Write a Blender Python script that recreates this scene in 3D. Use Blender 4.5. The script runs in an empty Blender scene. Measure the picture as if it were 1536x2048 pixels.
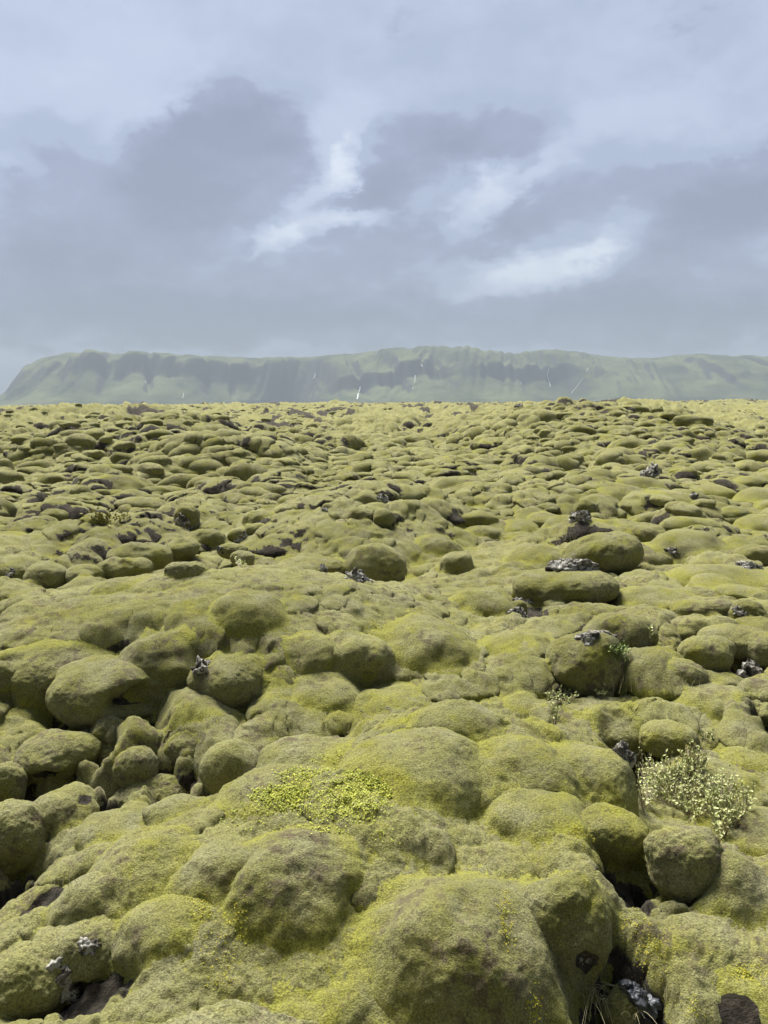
import bpy, bmesh, math, random, time
import numpy as np
from mathutils import Vector
T0 = time.time()
rnd = random.Random(7)
NR = np.random.RandomState(11)
scene = bpy.context.scene
COL = scene.collection

# ------------------------------------------------------------------ camera
H = 1.9
PITCH = math.radians(8.0)
FPX = 1539.0
cam_d = bpy.data.cameras.new("camera")
cam = bpy.data.objects.new("camera", cam_d)
COL.objects.link(cam)
cam.location = (0, 0, H)
ROLL = math.radians(0.4)
cam.rotation_euler = (math.pi / 2 - PITCH, ROLL, 0)
cam_d.sensor_fit = 'VERTICAL'
cam_d.sensor_height = 36
cam_d.lens = 36 * FPX / 2048
cam_d.clip_start = 0.05
cam_d.clip_end = 40000
scene.camera = cam
CP, SP = math.cos(PITCH), math.sin(PITCH)

def pix_dir(px, py):
    """direction of the sight line through a point of the photograph (1536 x 2048)"""
    u, v = (px - 768) / FPX, (1024 - py) / FPX
    c, s = math.cos(ROLL), math.sin(ROLL)
    u, v = u * c + v * s, -u * s + v * c
    return np.array([u, CP + v * SP, -SP + v * CP])

# ------------------------------------------------------------------ noise
def _h(ix, iy, iz, seed):
    n = (ix.astype(np.int64) * 374761393 + iy.astype(np.int64) * 668265263 + iz.astype(np.int64) * 2147483647 + seed * 974634777) & 0x7FFFFFFF
    n = ((n ^ (n >> 13)) * 1274126177) & 0x7FFFFFFF
    n = ((n ^ (n >> 15)) * 668265263) & 0x7FFFFFFF
    return ((n ^ (n >> 16)) & 0xFFFFF) / float(0xFFFFF)

def noise2(x, y, seed=0):
    ix, iy = np.floor(x), np.floor(y)
    fx, fy = x - ix, y - iy
    fx = fx * fx * fx * (fx * (fx * 6 - 15) + 10); fy = fy * fy * fy * (fy * (fy * 6 - 15) + 10)
    z = np.zeros_like(ix)
    a, b = _h(ix, iy, z, seed), _h(ix + 1, iy, z, seed)
    c, d = _h(ix, iy + 1, z, seed), _h(ix + 1, iy + 1, z, seed)
    return (a + (b - a) * fx) * (1 - fy) + (c + (d - c) * fx) * fy - 0.5

def fbm2(x, y, seed=0, o=4):
    s, a = 0, 1.0
    for i in range(o):
        s = s + a * noise2(x * 2**i + 17.3 * i, y * 2**i - 9.1 * i, seed + i)
        a *= 0.5
    return s

def noise3(x, y, z, seed=0):
    ix, iy, iz = np.floor(x), np.floor(y), np.floor(z)
    f = [x - ix, y - iy, z - iz]
    f = [t * t * (3 - 2 * t) for t in f]
    r = 0
    for dz in (0, 1):
        for dy in (0, 1):
            for dx in (0, 1):
                w = (f[0] if dx else 1 - f[0]) * (f[1] if dy else 1 - f[1]) * (f[2] if dz else 1 - f[2])
                r = r + w * _h(ix + dx, iy + dy, iz + dz, seed)
    return r - 0.5

def fbm3(p, sc, seed=0, o=3):
    s, a = 0, 1.0
    for i in range(o):
        k = sc * 2**i
        s = s + a * noise3(p[:, 0] * k + 5.2 * i, p[:, 1] * k + 1.7 * i, p[:, 2] * k - 3.3 * i, seed + i)
        a *= 0.5
    return s

def lumps(x, y, size, seed, fill=0.8, k=9.0, warp=0.55):
    """a carpet of rounded pillows grown into one another, heights 0..1 (1 = one radius)"""
    wx = x + size * warp * fbm2(x / size * 0.8, y / size * 0.8, seed + 50, 3)
    wy = y + size * warp * fbm2(x / size * 0.8, y / size * 0.8, seed + 60, 3)
    gx, gy = np.floor(wx / size), np.floor(wy / size)
    acc = np.ones_like(x)
    z = np.zeros_like(gx)
    for dx in (-1, 0, 1):
        for dy in (-1, 0, 1):
            cx, cy = gx + dx, gy + dy
            r1, r2, r3, r4, r5 = (_h(cx, cy, z, seed + k_) for k_ in (1, 2, 3, 4, 5))
            px, py = (cx + 0.1 + 0.8 * r1) * size, (cy + 0.1 + 0.8 * r2) * size
            rad = size * (0.45 + 0.40 * r3)
            ang = r4 * 3.14
            ex, ey = wx - px, wy - py
            ca, sa = np.cos(ang), np.sin(ang)
            q = ((ex * ca + ey * sa) / rad) ** 2 + ((-ex * sa + ey * ca) / (rad * (0.6 + 0.35 * r5))) ** 2
            hgt = np.maximum(0, 1 - q) ** 0.62 * (rad / size) * 1.4 * (r5 < fill) * (0.45 + 0.55 * r1)
            acc = acc + np.exp(k * hgt) - 1
    return np.log(acc) / k

def sstep(a, b, x):
    t = np.clip((x - a) / (b - a), 0, 1)
    return t * t * (3 - 2 * t)

# ------------------------------------------------------------------ ground heights
# broad moss hummocks: x, y, top z, radius across, radius along, turn (degrees), edge steepness
MOUNDS = [
    (-1.40, 6.42, 0.44, 2.45, 1.5, 4, 0.58),      # the long hummock behind the pit
    (-0.15, 3.30, 0.10, 1.75, 1.05, 26, 0.95),    # hummock with the yellow herbs
    (0.40, 3.80, 0.21, 1.0, 0.70, -10, 0.7),     # the higher dome behind it
    (-0.55, 1.36, 0.42, 1.15, 0.74, 4, 0.6),      # hummock at the photographer's feet
    (0.75, 3.05, 0.02, 0.85, 0.75, -35, 0.6),
    (1.75, 2.75, -0.02, 0.75, 0.6, 0, 0.6),
    (-0.4, 11.6, 0.48, 2.1, 2.4, 0, 0.7),
    (3.0, 13.5, 0.42, 3.2, 2.6, 0, 0.8),
    (-4.6, 10.5, 0.08, 2.4, 1.6, 0, 0.8),
    (8.6, 38.0, 1.5, 8.5, 19.0, 0, 1.0),
    (-9.0, 30.0, 1.15, 6.0, 8.0, 0, 0.9),
    (-4.2, 21.0, 0.75, 3.2, 5.0, 20, 0.9),
    (-26.0, 66.0, 1.5, 14.0, 12.0, 0, 1.0),
]
# hollows: photo x, photo y, radius across, radius along (metres), depth, bare ground 0..1 (dark soil that also deepens the shade)
PITS_PX = [
    (85, 1570, .28, .22, .34, .9), (205, 1590, .2, .24, .36, 1), (345, 1550, .14, .2, .3, .8), (395, 1585, .12, .22, .34, .9),
    (10, 1755, .2, .3, .34, .7), (215, 1500, .1, .14, .25, 1), (330, 1590, .1, .12, .3, 1), (318, 1450, .2, .16, .15, .7), (700, 1490, .16, .14, .14, 1), (1255, 1510, .14, .22, .22, .9),
    (1255, 1745, .14, .16, .22, .8), (1170, 1945, .13, .12, .15, 1), (1265, 1990, .13, .2, .2, .8), (1180, 1400, .35, .2, .16, .6),
    (160, 1960, .2, .12, .14, .8), (90, 1815, .12, .1, .05, 1), (1370, 1300, .28, .2, .06, 1), (1110, 1320, .14, .2, .06, 1),
    (390, 1415, .2, .14, .14, .8), (735, 1375, .2, .14, .12, .6), (1060, 1220, .22, .25, .08, .8),
    (1150, 1062, .3, .4, .05, 1), (1240, 1480, .12, .2, .1, .8), (1180, 2010, .12, .1, .02, .9), (1490, 1340, .15, .2, .12, .8),
    (1530, 1460, .12, .2, .12, .8), (1180, 1255, .15, .2, .1, .7),
]
PATH_PX = [(0, 965, 26), (60, 962, 22), (110, 968, 26), (160, 968, 22), (225, 966, 12), (120, 1000, 16), (95, 1020, 20), (75, 1035, 16), (30, 1018, 18), (0, 1025, 16), (130, 985, 14)]

def macro(x, y):
    base = -0.32 + 0.32 * sstep(3.9, 6.2, y) + 0.04 * fbm2(x / 1.7, y / 1.7, 3, 2)
    base = base - .36 * np.exp(-((x + 1.5) / 2.6) ** 4 - ((y - 8.9) / .9) ** 2)
    far = sstep(9, 40, y)
    base = base + far * (1.7 * noise2(x / 19, y / 22, 21) + 1.15 * noise2(x / 6.5 + y / 30, y / 9, 23) + .5 * noise2(x / 2.6, y / 3.4, 24) - .15)
    base = base + sstep(45, 120, y) * (1.5 * noise2(x / 38, y / 70, 25) + .9 * noise2(x / 13, y / 20, 26)) + sstep(60, 300, y) * .5
    wx = x + 0.16 * fbm2(x / 0.8, y / 0.8, 31, 3) * np.minimum(1, y / 4)
    wy = y + 0.16 * fbm2(x / 0.8, y / 0.8, 41, 3) * np.minimum(1, y / 4)
    z = base
    for (mx, my, top, rx, ry, rot, e) in MOUNDS:
        a = math.radians(rot)
        ex, ey = wx - mx, wy - my
        q = ((ex * math.cos(a) + ey * math.sin(a)) / rx) ** 2 + ((-ex * math.sin(a) + ey * math.cos(a)) / ry) ** 2
        zz = (top + 0.35) * np.maximum(0, 1 - q) ** e - 0.35
        k = 0.05
        d = np.clip((z - zz) / k, -30, 30)
        z = np.where(q < 1, np.maximum(z, zz) + k * np.log1p(np.exp(-np.abs(d))) * np.minimum(1, np.maximum(0, 1 - q) * 6), z)
    return z

def march(px, py, fn=macro):
    """where the sight line through a photo point meets the ground"""
    d = pix_dir(px, py)
    t = 1.2 * np.exp(np.linspace(0, math.log(700), 1600))
    pts = np.array([0, 0, H])[None, :] + t[:, None] * d[None, :]
    below = pts[:, 2] < fn(pts[:, 0], pts[:, 1])
    i = int(np.argmax(below)) if below.any() else len(t) - 1
    a, b = (t[i - 1] if i else t[0]), t[i]
    for _ in range(12):
        m = 0.5 * (a + b)
        p = np.array([0, 0, H]) + m * d
        if p[2] < fn(p[0:1], p[1:2])[0]: b = m
        else: a = m
    return np.array([0, 0, H]) + b * d

PITS = []
for (px, py, rx, ry, dep, bare) in PITS_PX:
    p = march(px, py)
    PITS.append((p[0], p[1], rx, ry, dep, bare))
PATH = []
for (px, py, r) in PATH_PX:
    p = march(px, py)
    PATH.append((p[0], p[1], r * p[1] / FPX * 1.7, 0.7 + r * 0.02))

def carve(x, y, z):
    bare = np.zeros_like(x)
    for (cx, cy, rx, ry, dep, b) in PITS:
        m = (np.abs(x - cx) < 2.2 * rx) & (np.abs(y - cy) < 2.2 * ry)
        if not m.any(): continue
        xx, yy = x[m], y[m]
        q = ((xx - cx) / rx) ** 2 + ((yy - cy) / ry) ** 2 + 0.8 * fbm2(xx / 0.09, yy / 0.09, 77, 3)
        g = np.exp(-np.maximum(q, 0) ** 1.5)
        z[m] -= dep * g
        bare[m] = np.maximum(bare[m], b * sstep(0.25, 0.7, g))
    for (cx, cy, rx, ry) in PATH:
        m = (np.abs(x - cx) < 2.2 * rx) & (np.abs(y - cy) < 2.2 * ry)
        if not m.any(): continue
        xx, yy = x[m], y[m]
        q = ((xx - cx) / rx) ** 2 + ((yy - cy) / ry) ** 2 + 0.9 * fbm2(xx / 0.4, yy / 0.4, 78, 3)
        g = np.exp(-np.maximum(q, 0) ** 2)
        z[m] -= 0.1 * g
        bare[m] = np.maximum(bare[m], sstep(0.3, 0.7, g))
    return z, bare

def carved(x, y):
    x = np.atleast_1d(np.asarray(x, float)).copy(); y = np.atleast_1d(np.asarray(y, float)).copy()
    return carve(x, y, macro(x, y).copy())[0]

# ------------------------------------------------------------------ materials
def new_mat(name):
    m = bpy.data.materials.new(name)
    m.use_nodes = True
    nt = m.node_tree
    b = nt.nodes['Principled BSDF']
    return m, nt, b

class NB:
    def __init__(s, nt): s.nt = nt; s.N = nt.nodes; s.L = nt.links
    def n(s, t, **k):
        o = s.N.new(t)
        for a, v in k.items(): setattr(o, a, v)
        return o
    def put(s, sock, v):
        if hasattr(v, 'default_value') or hasattr(v, 'is_linked'): s.L.new(v, sock)
        else: sock.default_value = v
    def math(s, op, a, b=0.0, c=None, clamp=False):
        o = s.n('ShaderNodeMath', operation=op); o.use_clamp = clamp
        s.put(o.inputs[0], a); s.put(o.inputs[1], b)
        if c is not None: s.put(o.inputs[2], c)
        return o.outputs[0]
    def noise(s, vec, scale, detail=2.0, rough=0.5, dist=0.0):
        o = s.n('ShaderNodeTexNoise')
        s.put(o.inputs['Vector'], vec); o.inputs['Scale'].default_value = scale
        o.inputs['Detail'].default_value = detail; o.inputs['Roughness'].default_value = rough
        o.inputs['Distortion'].default_value = dist
        return o.outputs['Fac']
    def ramp(s, v, a, b, lo=0.0, hi=1.0, smooth=True):
        o = s.n('ShaderNodeMapRange'); o.interpolation_type = 'SMOOTHSTEP' if smooth else 'LINEAR'
        s.put(o.inputs['Value'], v)
        o.inputs['From Min'].default_value = a; o.inputs['From Max'].default_value = b
        o.inputs['To Min'].default_value = lo; o.inputs['To Max'].default_value = hi
        return o.outputs['Result']
    def mix(s, f, a, b, mode='MIX'):
        o = s.n('ShaderNodeMix', data_type='RGBA', blend_type=mode)
        s.put(o.inputs['Factor'], f)
        s.put(o.inputs[6], a if not isinstance(a, tuple) else (*a, 1)); s.put(o.inputs[7], b if not isinstance(b, tuple) else (*b, 1))
        return o.outputs[2]

def moss_material():
    m, nt, b = new_mat("moss")
    k = NB(nt)
    geo = k.n('ShaderNodeNewGeometry')
    P = geo.outputs['Position']
    big = k.noise(P, 0.9, 4, 0.55)
    mid = k.noise(P, 4.5, 5, 0.6)
    sml = k.noise(P, 17.0, 5, 0.62)
    grain = k.noise(P, 120.0, 3, 0.8)
    fleck = k.noise(P, 48.0, 4, 0.75)
    col = k.mix(k.ramp(big, 0.36, 0.64), (0.1410, 0.1360, 0.0360), (0.2130, 0.2040, 0.0730))
    col = k.mix(k.ramp(mid, 0.44, 0.70, 0, 0.62), col, (0.2120, 0.2000, 0.1120))      # dry, silvery moss
    col = k.mix(k.ramp(mid, 0.30, 0.45, 0.7, 0), col, (0.1890, 0.1820, 0.0185))     # fresh yellow moss
    damp = k.n('ShaderNodeAttribute', attribute_name='damp').outputs['Fac']
    dmp = k.ramp(k.math('ADD', damp, k.math('MULTIPLY', k.math('SUBTRACT', sml, .5), 1.2)), .25, .85)
    col = k.mix(k.math('MULTIPLY', dmp, .8), col, (0.2150, 0.2100, 0.0330))
    patch = k.math('MULTIPLY', k.ramp(sml, 0.48, 0.62), k.ramp(k.noise(P, 2.4, 3, .6), 0.44, 0.60))
    col = k.mix(k.math('MULTIPLY', k.math('MULTIPLY', patch, k.math('SUBTRACT', 1.0, dmp)), 0.9), col, (0.1050, 0.0826, 0.0475))       # withered brown crust
    wet = k.n('ShaderNodeAttribute', attribute_name='wet').outputs['Fac']
    col = k.mix(k.math('MULTIPLY', wet, 0.85), col, (0.2380, 0.2310, 0.0099))
    col = k.mix(k.ramp(fleck, .54, .68, 0, .8), col, (0.0980, 0.0805, 0.0409))
    g = k.ramp(grain, 0.30, 0.70, 0.40, 1.55, False)
    gc = k.n('ShaderNodeCombineColor')
    for i in range(3): k.L.new(g, gc.inputs[i])
    col = k.mix(1.0, col, gc.outputs[0], 'MULTIPLY')
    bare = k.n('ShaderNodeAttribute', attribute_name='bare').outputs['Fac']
    soil = k.mix(k.ramp(k.noise(P, 22, 5, 0.7), 0.35, 0.7), (0.016, 0.013, 0.010), (0.058, 0.046, 0.034))  # bare lava soil, darkened further to deepen the shade of gaps and pits
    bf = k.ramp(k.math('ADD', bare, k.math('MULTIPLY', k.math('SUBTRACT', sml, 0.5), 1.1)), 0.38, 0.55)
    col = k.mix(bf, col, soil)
    k.L.new(col, b.inputs['Base Color'])
    b.inputs['Roughness'].default_value = 1.0
    b.inputs['Specular IOR Level'].default_value = 0.08
    b.inputs['Sheen Weight'].default_value = 0.13
    b.inputs['Sheen Roughness'].default_value = 0.45
    b.inputs['Sheen Tint'].default_value = (0.95, 0.93, 0.72, 1)
    bp = k.n('ShaderNodeBump'); bp.inputs['Strength'].default_value = 0.75; bp.inputs['Distance'].default_value = 0.018
    hsum = k.math('ADD', grain, k.math('MULTIPLY', fleck, 1.3))
    k.L.new(hsum, bp.inputs['Height'])
    k.L.new(bp.outputs[0], b.inputs['Normal'])
    return m

def rock_material():
    m, nt, b = new_mat("lava_rock")
    k = NB(nt)
    P = k.n('ShaderNodeNewGeometry').outputs['Position']
    col = k.mix(k.ramp(k.noise(P, 14, 5, 0.7), 0.35, 0.7), (0.030, 0.026, 0.020), (0.17, 0.152, 0.12))
    li = k.math('MULTIPLY', k.ramp(k.noise(P, 24, 4, 0.65), 0.46, 0.53), k.ramp(k.noise(P, 7, 2), 0.34, 0.48))
    col = k.mix(k.math('MULTIPLY', li, 0.85), col, (0.38, 0.365, 0.32))
    k.L.new(col, b.inputs['Base Color'])
    b.inputs['Roughness'].default_value = 1.0
    b.inputs['Specular IOR Level'].default_value = 0.1
    bp = k.n('ShaderNodeBump'); bp.inputs['Strength'].default_value = 0.9; bp.inputs['Distance'].default_value = 0.02
    k.L.new(k.noise(P, 45, 5, 0.7), bp.inputs['Height'])
    k.L.new(bp.outputs[0], b.inputs['Normal'])
    return m

def pale_rock_material():
    m = rock_material(); m.name = "lichen_rock"
    return m

def leaf_material(name, c1, c2, scale=40):
    m, nt, b = new_mat(name)
    k = NB(nt)
    P = k.n('ShaderNodeNewGeometry').outputs['Position']
    col = k.mix(k.ramp(k.noise(P, scale, 2), 0.35, 0.65), c1, c2)
    k.L.new(col, b.inputs['Base Color'])
    b.inputs['Roughness'].default_value = 0.6
    b.inputs['Specular IOR Level'].default_value = 0.3
    b.inputs['Subsurface Weight'].default_value = 0.0
    return m

MOSS = moss_material()
ROCK = rock_material()

# ------------------------------------------------------------------ object helpers
def mesh_np(name, V, F, mat, smooth=True, attrs=None):
    me = bpy.data.meshes.new(name)
    V = np.ascontiguousarray(V, dtype=np.float32); F = np.ascontiguousarray(F, dtype=np.int32)
    n = F.shape[1]
    me.vertices.add(len(V)); me.vertices.foreach_set('co', V.ravel())
    me.loops.add(F.size); me.loops.foreach_set('vertex_index', F.ravel())
    me.polygons.add(len(F))
    me.polygons.foreach_set('loop_start', np.arange(0, F.size, n, dtype=np.int32))
    me.polygons.foreach_set('loop_total', np.full(len(F), n, dtype=np.int32))
    me.polygons.foreach_set('use_smooth', np.full(len(F), smooth))
    for an, av in (attrs or {}).items():
        a = me.attributes.new(an, 'FLOAT', 'POINT'); a.data.foreach_set('value', np.ascontiguousarray(av, dtype=np.float32))
    me.update(calc_edges=True)
    me.validate()
    if mat: me.materials.append(mat)
    return me

def add(name, me, loc=(0, 0, 0), parent=None, label=None, cat=None, group=None, kind=None):
    o = bpy.data.objects.new(name, me); COL.objects.link(o)
    o.location = loc
    if parent is not None: o.parent = parent
    if label: o['label'] = label
    if cat: o['category'] = cat
    if group: o['group'] = group
    if kind: o['kind'] = kind
    return o

_ico = {}
def ico(level):
    if level not in _ico:
        bm = bmesh.new(); bmesh.ops.create_icosphere(bm, subdivisions=level, radius=1)
        V = np.array([v.co[:] for v in bm.verts]); F = np.array([[v.index for v in f.verts] for f in bm.faces])
        bm.free(); V /= np.linalg.norm(V, axis=1)[:, None]
        _ico[level] = (V, F)
    return _ico[level]

def pillow(rx, ry, rz, seed, level=5, n=5, p=2.1, tilt=0.0, yaw=0.0, dents=(), rough=1.0, lump=0.5):
    """one continuous cushion of moss over a stone: a rounded body with smaller swellings grown into it"""
    r = random.Random(seed)
    D, F = ico(level)
    t = (np.abs(D) ** p).sum(1) ** (-1 / p)
    acc = np.exp(14 * (t - 1))
    for i in range(n):
        a, e = r.uniform(0, 6.28), r.uniform(-0.25, 1.0)
        c = np.array([math.cos(a) * math.cos(e), math.sin(a) * math.cos(e), math.sin(e)]) * r.uniform(0.5, 0.8)
        rho = r.uniform(0.34, 0.52) * (0.7 + 0.6 * lump)
        dc = D @ c
        disc = dc * dc - c @ c + rho * rho
        te = np.where(disc > 0, dc + np.sqrt(np.maximum(disc, 0)), 0)
        acc = acc + np.where(te > 0.3, np.exp(14 * (te - 1)), 0)
    t = 1 + np.log(acc) / 14
    bare = np.zeros(len(D))
    for (dd, size, depth) in dents:
        dd = np.array(dd) / np.linalg.norm(dd)
        ang = np.arccos(np.clip(D @ dd, -1, 1)) + 0.25 * fbm3(D, 3.0, seed + 5, 2)
        g = np.exp(-np.maximum(ang / size, 0) ** 3)
        t = t - depth * g
        bare = np.maximum(bare, sstep(0.35, 0.7, g))
    V = D * t[:, None] * np.array([rx, ry, rz])
    rr = (rx * ry * rz) ** (1 / 3)
    q = V + seed % 97
    cr3 = sstep(-.05, .3, fbm3(q, 3.0, seed + 21, 2))
    d = 0.26 * rr * fbm3(q, 0.9 / rr, seed, 3) + rough * (.06 + .14 * cr3) * min(rr, .22) * fbm3(q, 10.0, seed + 9, 3)
    if level >= 5: d = d + rough * 0.008 * fbm3(q, 60.0, seed + 13, 2)
    V = V + D * d[:, None]
    a = math.radians(tilt); ca, sa = math.cos(a), math.sin(a)
    V = V @ np.array([[ca, 0, sa], [0, 1, 0], [-sa, 0, ca]])
    a = math.radians(yaw); ca, sa = math.cos(a), math.sin(a)
    V = V @ np.array([[ca, sa, 0], [-sa, ca, 0], [0, 0, 1]])
    return V, F, bare

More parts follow.
